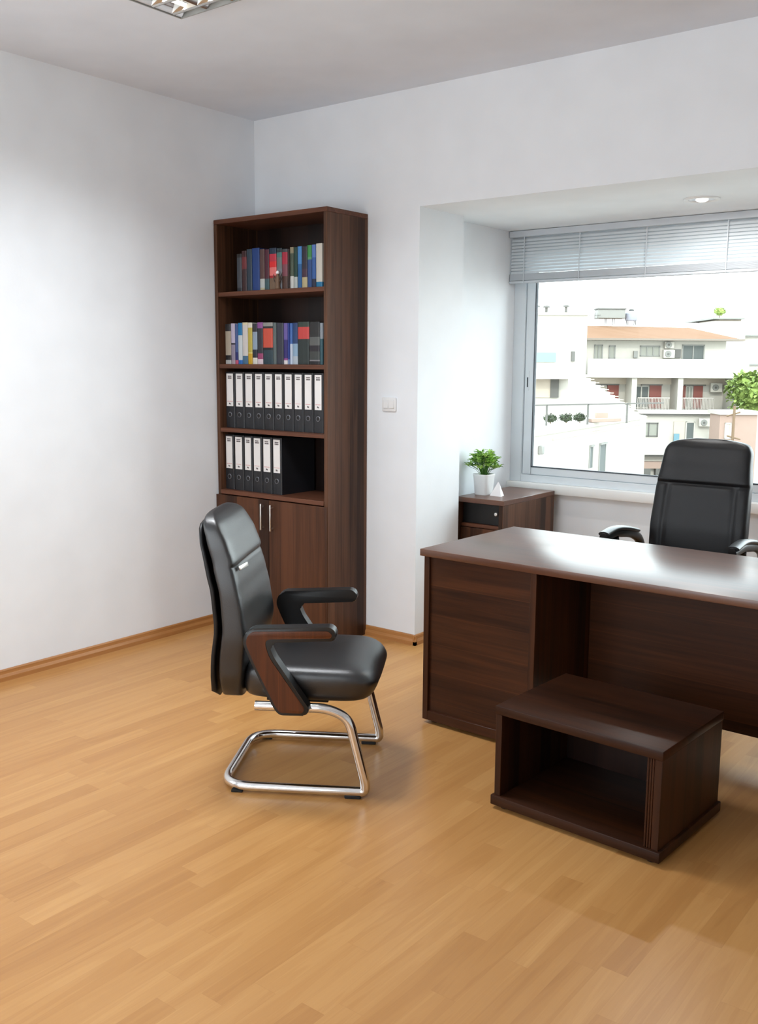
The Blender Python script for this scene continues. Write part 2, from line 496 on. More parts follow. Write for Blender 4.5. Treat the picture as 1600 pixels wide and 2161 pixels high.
for cx_ in (.10, .46, .86, 1.30, 1.75, 2.2, 2.65, 3.1, 3.6, 4.1):
    bm = nb(); box(bm, cx_, cx_ + .005, -.019, -.017, bz(1.984), bz(2.252)); put('ladder_cord', bm, M_BLINDR, bl, smooth=False)

# switch plate
sw = thing('light_switch', 'white double wall switch plate on the back wall left of the window opening', 'switch', (.99, 0, 1.29))
put('plate', prism(nb(), roundpoly([(-.046, -.036), (.046, -.036), (.046, .036), (-.046, .036)], .006), -.009, 0, 'xz', .002), M_WHITE, sw)
for s in (-1, 1):
    bxo('rocker', M_WHITE, sw, s * .019 - .016, s * .019 + .016, -.013, -.008, -.022, .022, .002)

# recessed downlight
dl = thing('downlight', 'small round recessed spotlight in the bay ceiling above the window', 'ceiling light', (2.395, .60, HR))
lathe_b = nb(); lathe(lathe_b, [(.062, -.001), (.066, -.008), (.080, -.008), (.084, -.004), (.084, 0), (.062, 0)], ns=40)
put('trim_ring', lathe_b, M_WHITE, dl)
bm = nb()
prof = [(.062, -.002), (.055, -.001), (.045, -.0008)]
lathe(bm, [(.060, -.004), (.048, -.0025), (.032, -.0015), (.030, -.001)], ns=40); put('reflector', bm, M_CHROME, dl)
bm = nb(); lathe(bm, [(.002, -.016), (.016, -.014), (.028, -.008), (.030, -.002)], ns=30)
put('bulb', bm, mat('bulb_glow', (1, 1, 1, 1), .4, emit=2.5), dl)

# louvred ceiling light
lf = thing('louvre_light', 'square ceiling light with mirrored louvre cells cut off by the top of the picture', 'ceiling light', (1.019, -2.009, H - .032))
bm = nb(); w = .006
for a in ((0, .6, 0, w), (0, .6, .6 - w, .6), (0, w, w, .6 - w), (.6 - w, .6, w, .6 - w)):
    box(bm, *a, 0, .032, .001)
put('frame', bm, mat('fixture_frame', rgb(150, 152, 150), .4), lf)
for i in range(4):
    x0 = .014 + i * .143
    pts = []
    for k in range(9):
        q = k / 8; pts.append((x0 + q * .143, .0305 - .029 * (2 * abs(q - .5)) ** 2.0))
    pts2 = pts + [(p[0], p[1] + .0010) for p in pts[::-1]]
    bm = nb(); prism(bm, pts2, .012, .588, 'xz'); put('reflector_trough', bm, M_CHROME, lf, angle=50)
    bm = nb(); lathe(bm, [(.007, .03), (.008, .035), (.008, .565), (.007, .57)], (x0 + .0715, 0, .020), 12, axis='y'); put('fluorescent_tube', bm, mat('tube_white', rgb(250, 248, 235), .5, emit=.9), lf)
for j in range(6):
    y0 = .1 * (j + .5)
    bm = nb()
    prism(bm, [(y0 - .010, .003), (y0, .0005), (y0 + .010, .003), (y0 + .002, .024), (y0 - .002, .024)], .013, .587, 'yz')
    put('louvre_blade', bm, M_STEEL, lf, smooth=False)

# ------------------------------------------------------------------ bookcase
BW, BD, BH = .8366, .330, 2.2802
bc = thing('bookcase', 'tall dark walnut bookcase with four open shelves above two cupboard doors', 'bookcase', (.006, 0, 0))
bw = BW - .006
T = .024
bxo('side_panel', M_BKZ, bc, 0, T, -BD, -.002, .0, BH - T)
bxo('side_panel', M_BKZ, bc, bw - T, bw, -BD, -.002, .0, BH - T)
bxo('top_panel', M_BKX, bc, 0, bw, -BD, -.002, BH - T, BH)
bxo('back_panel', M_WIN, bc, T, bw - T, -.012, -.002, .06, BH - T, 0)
for z in (1.8898, 1.4957, 1.1399): bxo('shelf', M_BKX, bc, T, bw - T, -BD + .003, -.012, z - .024, z)
bxo('cupboard_top', M_BKX, bc, T, bw - T, -BD - .004, -.012, .762, .786)
bxo('plinth', M_BKX, bc, T, bw - T, -BD + .02, -.012, 0, .06)
for s, (a, c) in enumerate(((.0015, bw / 2 - .0015), (bw / 2 + .0015, bw - .0015))):
    d = bxo('door', M_BKD, bc, a, c, -BD - .019, -BD - .001, .045, .758)
    hx = bw / 2 + (-.036 if s == 0 else .036)
    bm = nb(); box(bm, hx - .005, hx + .005, -BD - .045, -BD - .036, .592, .738, .002)
    for z in (.606, .722): box(bm, hx - .004, hx + .004, -BD - .038, -BD - .018, z - .004, z + .004)
    h = put('door_handle', bm, M_STEEL, d); h['label'] = 'upright brushed metal bar handle'

# books
def book(x0, x1, z0, h, secs, label, group, y=-.296, depth=.17, lean=0.):
    w = x1 - x0 - .0028
    cols = []
    o = thing('book', label, 'book', (x0, y, z0), 0, group)
    t = .0022
    bm = nb()
    outl = [(0, 0), (w * .12, -.0028), (w * .5, -.0042), (w * .88, -.0028), (w, 0)]
    U = outl + [(w, depth), (w - t, depth), (w - t, t), (t, t), (t, depth), (0, depth)]
    zz = 0.
    mats = []
    for f, c in secs:
        key = 'cover_%d_%d_%d' % c
        m = mat(key, rgb(*[v * .9 for v in c]), .45)
        if m not in mats: mats.append(m)
        z1 = zz + f * h
        prism(bm, U, zz, z1, 'xy', mi=mats.index(m)); zz = z1
    put('cover', bm, mats, o, smooth=False)
    bm = nb(); box(bm, t, w - t, t + .001, depth - .003, .002, h - .004); put('pages', bm, M_PAPER, o, smooth=False)
    return o


Z1, Z2, Z3, Z4 = 1.8903, 1.4962, 1.1404, .7865
G1, G2 = 'books on the top shelf', 'books on the second shelf'
s1 = [0.151, 0.19, 0.229, 0.27, 0.328, 0.365, 0.399, 0.453, 0.493, 0.534, 0.551, 0.578, 0.605, 0.635, 0.673, 0.704, 0.733, 0.777]
D1 = [
 (.212, [(.1, (34, 38, 46)), (.8, (66, 70, 78)), (.1, (26, 26, 30))], 'slate grey hardback, the first book from the left on the top shelf'),
 (.226, [(.55, (58, 30, 32)), (.3, (120, 46, 50)), (.15, (60, 28, 30))], 'dark maroon book between the slate one and the wide dark teal one'),
 (.232, [(1., (44, 62, 78))], 'dark teal grey book left of the thick blue book on the top shelf'),
 (.234, [(1., (26, 62, 128))], 'thick plain blue book, the widest blue spine on the top shelf'),
 (.226, [(.06, (196, 186, 150)), (.22, (190, 196, 192)), (.72, (92, 64, 60))], 'brown spine with a pale block at its foot beside the thick blue book'),
 (.222, [(.28, (60, 92, 96)), (.72, (78, 26, 44))], 'dark wine red book with a teal foot left of the bright red book'),
 (.226, [(.28, (120, 96, 74)), (.06, (160, 24, 34)), (.2, (232, 120, 116)), (.14, (222, 34, 36)), (.18, (190, 44, 66)), (.14, (20, 44, 70))], 'bright red book with a pink label and navy top on the top shelf'),
 (.222, [(.5, (120, 122, 128)), (.28, (110, 118, 116)), (.12, (70, 120, 116)), (.1, (30, 46, 52))], 'grey book with a teal band right behind the small ornament'),
 (.216, [(.32, (84, 56, 46)), (.3, (132, 72, 84)), (.3, (176, 38, 62)), (.08, (60, 66, 70))], 'crimson topped book with a mauve lower half beside the ornament'),
 (.214, [(1., (50, 32, 28))], 'thin dark brown book between the crimson and the grey green ones'),
 (.222, [(.30, (206, 206, 200)), (.55, (74, 86, 68)), (.15, (150, 140, 112))], 'grey green book with a white foot and tan top band'),
 (.220, [(.28, (180, 188, 184)), (.72, (22, 62, 54))], 'dark green book with a light foot left of the light blue one'),
 (.222, [(.58, (24, 92, 150)), (.42, (70, 136, 200))], 'blue book with a lighter blue upper half on the top shelf'),
 (.220, [(.26, (186, 172, 130)), (.2, (70, 44, 62)), (.54, (40, 34, 48))], 'near black book with a cream foot between two blue spines'),
 (.224, [(.66, (36, 72, 130)), (.06, (90, 150, 110)), (.28, (52, 136, 66))], 'book with a green upper third over blue on the top shelf'),
 (.224, [(.2, (20, 28, 60)), (.5, (52, 92, 158)), (.3, (88, 122, 186))], 'mid blue book just left of the cream one at the end'),
 (.228, [(.12, (20, 116, 160)), (.88, (206, 200, 188))], 'cream white book with a blue foot, last on the right of the top shelf')]
for i, (h, secs, lb) in enumerate(D1): book(s1[i], s1[i + 1], Z1, h - .01, secs, lb, G1)
s2 = [0.05, 0.096, 0.129, 0.153, 0.187, 0.23, 0.265, 0.303, 0.346, 0.421, 0.448, 0.5, 0.53, 0.547, 0.567, 0.603, 0.684, 0.758, 0.781]
D2 = [
 (.224, [(.1, (190, 190, 188)), (.12, (22, 20, 24)), (.6, (178, 166, 148)), (.18, (40, 38, 40))], 'beige and black patterned spine, first on the left of the second shelf'),
 (.226, [(.1, (176, 160, 170)), (.38, (150, 140, 160)), (.04, (30, 28, 40)), (.48, (196, 186, 208))], 'lavender and white striped spine near the left of the second shelf'),
 (.222, [(.1, (206, 90, 120)), (.2, (30, 40, 110)), (.7, (74, 96, 150))], 'navy book with a pink foot left of the bright sky blue one'),
 (.228, [(.1, (30, 110, 190)), (.6, (206, 216, 220)), (.3, (20, 120, 178))], 'sky blue topped book with a white lower part on the second shelf'),
 (.230, [(.2, (70, 110, 140)), (.74, (216, 210, 206)), (.06, (226, 216, 180))], 'white book left of the yellow one on the second shelf'),
 (.228, [(.26, (208, 164, 20)), (.02, (240, 236, 160)), (.6, (196, 178, 74)), (.12, (228, 224, 210))], 'yellow book with a white cap on the second shelf'),
 (.222, [(.16, (226, 222, 212)), (.2, (32, 36, 50)), (.44, (146, 164, 184)), (.2, (46, 44, 54))], 'pale blue and black spine with a white foot right of the yellow book'),
 (.228, [(.12, (226, 206, 214)), (.14, (156, 62, 108)), (.6, (46, 48, 58)), (.14, (148, 84, 152))], 'charcoal book with purple ends and a white foot'),
 (.226, [(.34, (38, 62, 72)), (.06, (24, 26, 30)), (.46, (206, 82, 62)), (.05, (40, 40, 44)), (.09, (150, 150, 146))], 'dark teal book with a tall orange red label on the second shelf'),
 (.224, [(1., (94, 106, 106))], 'narrow grey green book right of the orange labelled one'),
 (.222, [(1., (52, 54, 66))], 'plain dark slate book in the middle right of the second shelf'),
 (.220, [(.1, (232, 226, 226)), (.05, (150, 70, 140)), (.45, (44, 34, 110)), (.4, (104, 88, 160))], 'indigo book with a white foot on the second shelf'),
 (.220, [(.12, (120, 140, 180)), (.88, (32, 56, 140))], 'thin royal blue book beside the indigo one'),
 (.218, [(.5, (198, 210, 228)), (.5, (70, 110, 180))], 'thin blue and white book among the blue spines of the second shelf'),
 (.220, [(.2, (180, 190, 200)), (.3, (140, 170, 196)), (.5, (30, 60, 110))], 'navy and pale blue book left of the wide black one'),
 (.224, [(.60, (34, 46, 44)), (.28, (198, 66, 62)), (.12, (48, 62, 54))], 'wide black green volume with a broad red band on the second shelf'),
 (.222, [(.08, (24, 22, 26)), (.03, (130, 126, 130)), (.2, (60, 64, 62)), (.14, (36, 30, 38)), (.2, (92, 94, 92)), (.35, (34, 34, 34))], 'thick black book with grey lettering right of the red banded volume'),
 (.216, [(.62, (44, 82, 92)), (.38, (140, 148, 156))], 'teal book with a pale top, last on the right of the second shelf')]
for i, (h, secs, lb) in enumerate(D2): book(s2[i], s2[i + 1], Z2, h - .003, secs, lb, G2)

# small ornament in front of the red and grey books
om = thing('ornament', 'small brown carved ornament with a white tip standing before the red books', 'ornament', (.475, -.312, Z1))
bm = nb(); lathe(bm, [(.014, 0), (.016, .004), (.011, .018), (.014, .040), (.012, .060), (.006, .076), (.003, .08)], ns=16)
put('body', bm, mat('carved_wood', rgb(104, 80, 60), .6), om)
bm = nb(); lathe(bm, [(.002, .078), (.009, .080), (.010, .086), (.006, .094), (.001, .096)], ns=14); put('tip', bm, M_WHITE, om)
for k, (s, hh) in enumerate(((-1, .03), (1, .036), (-1, .05), (1, .056))):
    bm = nb(); tube(bm, [(s * .008, 0, hh), (s * .024, 0, hh + .012), (s * .034, 0, hh + .030)], [.004, .0035, .001], ns=8)
    put('branch', bm, mat('carved_dark', rgb(70, 56, 48), .6), om)

# lever arch binders
HB = .312


def binder(x0, x1, z, label, group, v):
    w = x1 - x0 - .0025
    o = thing('binder', label, 'binder', (x0, -.296, z), 0, group)
    t = .0025; depth = .27
    U = [(0, .004), (w * .08, .0005), (w * .5, -.001), (w * .92, .0005), (w, .004), (w, depth), (w - t, depth), (w - t, .006), (t, .006), (t, depth), (0, depth)]
    put('cover', prism(nb(), U, 0, HB, 'xy'), M_BLACKC, o, smooth=False)
    bm = nb(); a, c = w * .16, w * .86
    z0, z1 = HB * .385, HB * .97
    f = -.0022
    def q(xa, xb, za, zc, mi, e=0.): box(bm, xa, xb, f - e, .001, za, zc, 0, mi)
    q(a, c, z0, z1, 0)
    lw = c - a
    # two short printed lines at the head, a red rule and a mark at the foot, too blurred to be read
    r = random.Random(v)
    for zz, hh in ((z1 - .018, .006), (z1 - .029, .008)):
        x = a + lw * .22
        while x < a + lw * .76:
            ww = lw * r.uniform(.07, .13); q(x, min(x + ww, a + lw * .8), zz, zz + hh, 1, .0003); x += ww + lw * .025
    x = a + lw * .1
    while x < c - lw * .15:
        ww = lw * r.uniform(.06, .12); q(x, x + ww, z0 + .026, z0 + .029, 2, .0003); x += ww + lw * .03
    q(a + lw * .36, a + lw * .48, z0 + .010, z0 + .019, 1, .0003); q(a + lw * .5, a + lw * .62, z0 + .009, z0 + .017, 1, .0003)
    put('spine_label', bm, [M_LABEL, M_INK, M_REDINK], o, smooth=False)
    cx_ = w * .5; cz_ = HB * .235
    bm = nb(); lathe(bm, [(.0105, -.0012), (.0105, -.0035), (.0135, -.0035), (.0150, -.002), (.0150, .001), (.0105, .001)], (cx_, 0, cz_), 28, axis='y')
    hr = put('finger_ring', bm, mat('ring_metal', rgb(120, 122, 128), .35, metal=.7), o)
    bm = nb(); lathe(bm, [(.0101, -.0018), (.0101, .001)], (cx_, 0, cz_), 24, axis='y'); put('finger_hole', bm, M_NICHE, hr, smooth=False)
    bm = nb(); box(bm, t + .004, w - t - .004, .02, depth - .01, .004, HB - .012); put('paper_stack', bm, M_PAPER, o, smooth=False)
    return o


b1 = [0.043, 0.118, 0.194, 0.27, 0.347, 0.423, 0.495, 0.568, 0.64, 0.71, 0.78]
ordn = ['leftmost', 'second from the left', 'third from the left', 'fourth from the left', 'fifth from the left', 'fifth from the right', 'fourth from the right', 'third from the right', 'second from the right', 'rightmost']
for i in range(10): binder(b1[i], b1[i + 1], Z3, 'black binder, white label, %s in the row of ten' % ordn[i], 'binders on the third shelf', i)
b2 = [0.031, 0.105, 0.184, 0.254, 0.328, 0.405, 0.478]
ordn = ['leftmost', 'second from the left', 'third from the left', 'third from the right', 'second from the right', 'rightmost, next to the empty space']
for i in range(6): binder(b2[i], b2[i + 1] - .001, Z4, 'black binder in the lower row, %s' % ordn[i], 'binders on the lowest open shelf', 20 + i)

# ------------------------------------------------------------------ desk
dk = thing('office_desk', 'large dark walnut office desk with a thick top and panelled front', 'desk', (1.8522, -.9191, 0), -.0230)
DL, DW, DH, DT = 2.2, .735, .75, .029
bxo('desktop', M_WTOP, dk, 0, DL, 0, DW, DH - DT, DH, .002, 2)


def pedestal(x0, x1, mirror):
    zt = DH - DT
    bxo('side_panel', M_WZ, dk, x0, x0 + .026, .016, DW - .03, .016, zt)
    bxo('side_panel', M_WZ, dk, x1 - .026, x1, .016, DW - .03, .016, zt)
    bxo('bottom_rail', M_WX, dk, x0 + .026, x1 - .026, .016, .040, .016, .056)
    bxo('front_panel', M_WX, dk, x0 + .026, x1 - .026, .028, .040, .056, zt, 0)
    bxo('bottom_board', M_WX, dk, x0 + .026, x1 - .026, .04, DW - .04, .016, .04, 0)
    zs = [.06, .29, .5, zt - .004]
    for a, c in zip(zs, zs[1:]):
        d = bxo('drawer', M_WX, dk, x0 + .028, x1 - .028, DW - .05, DW - .03, a + .002, c - .002)
        bm = nb(); xm = (x0 + x1) / 2; box(bm, xm - .06, xm + .06, DW - .012, DW - .004, (a + c) / 2 - .005, (a + c) / 2 + .005, .002)
        for e in (-.05, .05): box(bm, xm + e - .004, xm + e + .004, DW - .031, DW - .01, (a + c) / 2 - .004, (a + c) / 2 + .004)
        put('drawer_handle', bm, M_STEEL, d)
    for fx in (x0 + .04, x1 - .04):
        for fy in (.06, DW - .08):
            bm = nb(); lathe(bm, [(.016, 0), (.018, .004), (.018, .016)], (fx, fy, 0), 16); put('foot', bm, M_RUBBER, dk)


pedestal(.011, .541, False)
pedestal(DL - .541, DL - .011, True)
bxo('modesty_panel', M_WX, dk, .541, DL - .541, .47, .488, .110, DH - DT)

# low open cabinet in front of the desk
lb = thing('low_cabinet', 'low open-fronted dark walnut cabinet standing in front of the desk', 'cabinet', (2.5194, -1.402, 0), -.053)
lw_, ld, lh = .5956, .462, .3659
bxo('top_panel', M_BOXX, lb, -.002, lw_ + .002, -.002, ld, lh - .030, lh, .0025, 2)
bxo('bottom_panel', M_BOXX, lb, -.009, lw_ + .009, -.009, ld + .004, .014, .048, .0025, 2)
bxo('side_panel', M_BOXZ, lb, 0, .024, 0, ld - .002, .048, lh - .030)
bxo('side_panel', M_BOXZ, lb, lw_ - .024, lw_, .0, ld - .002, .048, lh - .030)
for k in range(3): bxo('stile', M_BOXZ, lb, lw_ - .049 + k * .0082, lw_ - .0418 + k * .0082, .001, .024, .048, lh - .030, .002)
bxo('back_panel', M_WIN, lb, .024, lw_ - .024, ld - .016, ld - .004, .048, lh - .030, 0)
for fx in (.03, lw_ - .03):
    for fy in (.03, ld - .04):
        bm = nb(); lathe(bm, [(.018, 0), (.02, .003), (.02, .014)], (fx, fy, 0), 14); put('foot', bm, M_RUBBER, lb)

# side cabinet in the bay
st = thing('side_cabinet', 'small dark walnut side cabinet under the sill in the corner of the window bay', 'cabinet', (1.112, .472, 0))
sw_, sd, sh = .311, .60, .757
bxo('top_panel', M_WTOP, st, 0, sw_, 0, sd, sh - .028, sh)
bxo('side_panel', M_BKZ, st, 0, .018, .003, sd, .0, sh - .028)
bxo('side_panel', M_BKZ, st, sw_ - .030, sw_ - .001, .003, sd, .0, sh - .028)
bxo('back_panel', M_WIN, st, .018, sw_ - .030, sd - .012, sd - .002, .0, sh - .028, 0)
bxo('shelf', M_BKX, st, .018, sw_ - .030, .03, sd - .012, .585, .605)
dr = bxo('drawer', M_NICHE, st, .019, sw_ - .031, .05, .066, .607, sh - .03, .001); dr['label'] = 'recessed black drawer front'
bm = nb(); lathe(bm, [(.004, .05), (.004, .04), (.011, .036), (.012, .028), (.009, .024), (.003, .023)], (sw_ - .062, 0, .674), 20, axis='y'); put('knob', bm, M_STEEL, dr)
d2_ = bxo('door', M_BKD, st, .019, sw_ - .031, .02, .036, .03, .583)
bxo('plinth', M_BKX, st, .018, sw_ - .03, .03, .05, 0, .03)

# plant
pp = thing('potted_plant', 'small bushy green plant in a white square pot on the side cabinet', 'plant', (1.185, .650, .757))
bm = nb()
def sq(hw, z, r=.35, n=24):
    return [Vector((hw * sgp(math.cos(2 * PI * k / n), .35), hw * sgp(math.sin(2 * PI * k / n), .35), z)) for k in range(n)]
loft(bm, [sq(.040, 0), sq(.042, .003), sq(.050, .108), sq(.052, .112), sq(.052, .120), sq(.047, .120), sq(.046, .105), sq(.01, .104)])
put('pot', bm, M_POT, pp, angle=35)
bm = nb()
rl = random.Random(3)
def leaf(bm, base, d, ln, wd, mi):
    d = d.normalized(); side = d.cross(Vector((0, 0, 1)));
    if side.length < .1: side = Vector((1, 0, 0))
    side.normalize(); nrm = side.cross(d)
    pts = []
    for q, ww, dr_ in ((0, .12, 0), (.3, .8, .06), (.6, 1, .08), (.85, .55, .02), (1., .03, -.08)):
        c = base + d * ln * q + nrm * dr_ * ln
        pts.append((c - side * wd * ww * .5 + nrm * .0015, c - nrm * .0012, c + side * wd * ww * .5 + nrm * .0015))
    for A, B in zip(pts, pts[1:]):
        va = [bm.verts.new(p) for p in A]; vb = [bm.verts.new(p) for p in B]
        for k in (0, 1): bm.faces.new((va[k], va[k + 1], vb[k + 1], vb[k])).material_index = mi
for i in range(100):
    az = rl.uniform(0, 2 * PI); el = rl.uniform(.05, 1.35)
    R_ = .085 * math.cos(el) ** .6 * rl.uniform(.55, 1.1)
    tip = Vector((R_ * math.cos(az), R_ * math.sin(az), .120 + .030 + .095 * math.sin(el) * rl.uniform(.6, 1.08)))
    tube(bm, [Vector((R_ * .15 * math.cos(az), R_ * .15 * math.sin(az), .10)), (tip + Vector((0, 0, .1))) / 2 * 1. + Vector((0, 0, .012)), tip], .0012, ns=5, mi=1)
    for k in range(7):
        a2 = az + k * 2 * PI / 6 + rl.uniform(-.3, .3)
        dv = Vector((math.cos(a2), math.sin(a2), rl.uniform(.0, .9)))
        leaf(bm, tip, dv, rl.uniform(.022, .036), .011, 0 if rl.random() < .68 else 1)
put('foliage', bm, [M_LEAF, M_LEAF2], pp, smooth=False)
bm = nb(); box(bm, -.041, .041, -.041, .041, .100, .106, .002); put('soil', bm, mat('soil', rgb(46, 36, 28), .9), pp)
# folded paper ornament
fo = nb()
P = [Vector(p) for p in ((-.035, -.02, 0), (.045, -.03, 0), (.03, .03, 0), (-.03, .03, 0), (.006, .004, .082), (.022, -.005, .066))]
vs = [fo.verts.new(p) for p in P]
for f in ((0, 1, 5), (0, 5, 4), (1, 2, 5), (2, 4, 5), (2, 3, 4), (3, 0, 4), (3, 2, 1, 0)): fo.faces.new([vs[i] for i in f])
fo = put('table_card', fo, mat('white_card', rgb(240, 236, 236), .5), smooth=False); fo.location = (1.275, .648, .757)
tag(fo, 'small white folded tent card beside the plant pot', 'card')

# ------------------------------------------------------------------ visitor chair
vc = thing('visitor_chair', 'black leather visitor chair with wood-faced arms on a chrome cantilever base', 'chair', (1.80, -1.54, 0), math.radians(32))
# backrest pad
front = [(.33, -.205), (.46, -.186), (.55, -.172), (.65, -.186), (.74, -.205), (.79, -.218), (.802, -.225), (.815, -.219), (.88, -.241), (.95, -.280), (.975, -.305), (.985, -.33)]
rear = [(.33, -.292), (.40, -.296), (.46, -.293), (.58, -.277), (.70, -.285), (.80, -.308), (.90, -.334), (.95, -.346), (.975, -.345), (.985, -.338)]
wid = [(.33, .175), (.36, .205), (.42, .222), (.55, .236), (.70, .232), (.86, .218), (.92, .210), (.95, .198), (.970, .172), (.980, .135), (.985, .08)]
def backpad(zs, fr, re, wd, ex=.30, puff=.018):
    rings = []
    n = 44
    for z in zs:
        xf, xr, w = curve_at(fr, z), curve_at(re, z), curve_at(wd, z)
        c = (xf + xr) / 2; h = (xf - xr) / 2
        ring = []
        for k in range(n):
            a = 2 * PI * k / n
            yy = w * sgp(math.cos(a), ex); xx = h * sgp(math.sin(a), ex if math.sin(a) < 0 else ex * 1.1)
            if math.sin(a) > 0: xx += -.010 * (1 - (yy / w) ** 2) * (1 if z < .93 else .3) + (.006 * (1 - (yy / w) ** 2) * (1 if z > .805 else 0))
            ring.append(Vector((c + xx, yy, z)))
        rings.append(ring)
    return rings
zs = [.325, .33, .345, .37] + [.40 + .02 * i for i in range(18)] + [.76, .78, .79, .796, .802, .808, .815, .83, .85, .87, .89, .91, .93, .945, .957, .967, .975, .981, .985]
zs = sorted(set(zs))
bm = nb(); loft(bm, backpad(zs, front, rear, wid))
bp_ = put('backrest_pad', bm, M_LEATHER, vc, angle=75)
m = bp_.modifiers.new('s', 'SUBSURF'); m.levels = 1; m.render_levels = 1
# rear shell
fr2 = [(a, v - .005) for a, v in rear]
re2 = [(.32, -.310), (.345, -.330), (.46, -.324), (.58, -.308), (.70, -.316), (.80, -.338), (.91, -.360), (.94, -.366), (.955, -.362)]
wd2 = [(.32, .15), (.345, .185), (.42, .205), (.70, .215), (.86, .205), (.92, .185), (.945, .15), (.955, .10)]
zs2 = [.32, .325, .345, .37] + [.40 + .04 * i for i in range(13)] + [.91, .93, .943, .951, .955]
bm = nb(); loft(bm, backpad(zs2, fr2, re2, wd2, .4, 0))
put('backrest_shell', bm, M_LEATHER2, vc, angle=75)
# badge
bm = nb(); box(bm, -.003, .005, -.040, .040, -.008, .008, .002, 0, 2)
bd = put('badge', bm, M_STEEL, vc); bd.location = (-.2115, -.145, .795); bd.rotation_euler = (0, math.radians(-14), math.radians(-6)); bd['label'] = 'small polished metal tab on the headrest seam'
# seat
bm = nb(); rings = []
def seat_ring(z, gx0, gx1, gy, ex=.34, n=48):
    r = []
    for k in range(n):
        a = 2 * PI * k / n
        cx_ = (gx0 + gx1) / 2; hx = (gx1 - gx0) / 2
        x = cx_ + hx * sgp(math.cos(a), ex); y = gy * sgp(math.sin(a), ex)
        dz = -.030 * max(0, (x - .16) / .12) ** 2 if x > .16 else 0
        tap = 1 - .06 * max(0, -x / .2)
        r.append(Vector((x, y * tap, z + dz * (1 if z > .40 else .0))))
    return r
for z, a, c, g in ((.336, -.195, .225, .200), (.338, -.205, .238, .215), (.346, -.212, .252, .228), (.37, -.215, .266, .240), (.400, -.215, .275, .246), (.425, -.212, .277, .246), (.440, -.208, .272, .240), (.452, -.20, .258, .226), (.458, -.185, .238, .205), (.461, -.16, .205, .17), (.463, -.10, .15, .11), (.464, -.03, .08, .05)):
    rings.append(seat_ring(z, a, c, g))
loft(bm, rings)
se = put('seat', bm, M_LEATHER, vc, angle=75)
m = se.modifiers.new('s', 'SUBSURF'); m.levels = 1; m.render_levels = 1
# arms
arm_out = [(-.152, .495), (-.182, .568), (-.160, .612), (.125, .627), (.146, .604), (.136, .578), (-.090, .565), (-.075, .520), (.050, .335), (.040, .312), (-.055, .310), (-.075, .335)]
arm_rad = [.06, .04, .035, .016, .012, .010, .030, .03, .012, .012, .015, .02]
inl = [(-.142, .495), (-.170, .566), (-.152, .602), (.115, .613), (.130, .600), (.124, .588), (-.104, .577), (-.090, .518), (.034, .338), (.026, .320), (-.050, .320), (-.066, .338)]
for s in (-1, 1):
    y0, y1 = (.250, .300)
    a, c = (s * y0, s * y1) if s > 0 else (s * y1, s * y0)
    bm = nb(); prism(bm, roundpoly(arm_out, arm_rad), a, c, 'xz', .007, seg=3)
    ar = put('armrest', bm, M_PLASTIC, vc, angle=50)
    bm = nb()
    o0, o1 = (c - .002, c + .0025) if s > 0 else (a - .0025, a + .002)
    prism(bm, roundpoly(inl, [.05, .034, .03, .012, .008, .008, .022, .03, .008, .01, .01, .018]), o0, o1, 'xz', .001)
    iv = put('wood_inlay', bm, M_CHERRY, ar, angle=50)
    iv['label'] = 'brown wood veneer face of the arm'
# chrome base
YB = .246
half = [(-.150, .322), (.105, .322), (.178, .290), (.236, .055), (.236, .0230), (.190, .0230), (-.20, .0230)]
def side(s): return [(x, s * YB, z) for x, z in half]
pts = side(-1) + [(-.276, -YB, .0230), (-.276, YB, .0230)] + side(1)[::-1]
pts = side(-1)[:-1] + [(-.276, -YB, .0230), (-.276, YB, .0230)] + side(1)[:-1][::-1]
rad = [0, 0, .09, .035, .028, .028, .075, .075, .028, .028, .035, .09, 0, 0]
rad = [0, .06, .09, .05, .045, .03, .11, .11, .03, .045, .05, .09, .06, 0]
pth = fillet(pts, rad, 10)
bm = nb(); tube(bm, pth, .0170, ns=18)
put('cantilever_frame', bm, M_CHROME, vc, angle=60)
for s in (-1, 1):
    bm = nb(); box(bm, .165, .222, s * YB - .015, s * YB + .015, 0, .014, .003); put('glide', bm, M_RUBBER, vc)
    bm = nb(); box(bm, -.24, -.20, s * YB - .008, s * YB + .008, 0, .009, .001); put('glide', bm, M_RUBBER, vc)
bm = nb(); box(bm, -.12, .10, -.20, .20, .326, .338, .002); box(bm, -.06, .03, -.252, -.20, .316, .334, .002); box(bm, -.06, .03, .20, .252, .316, .334, .002)
put('seat_plate', bm, M_PLASTIC, vc)

# ------------------------------------------------------------------ executive chair
ec = thing('executive_chair', 'high-backed black leather office chair behind the desk', 'chair', (2.575, .12, 0), math.radians(180 + 1.5))
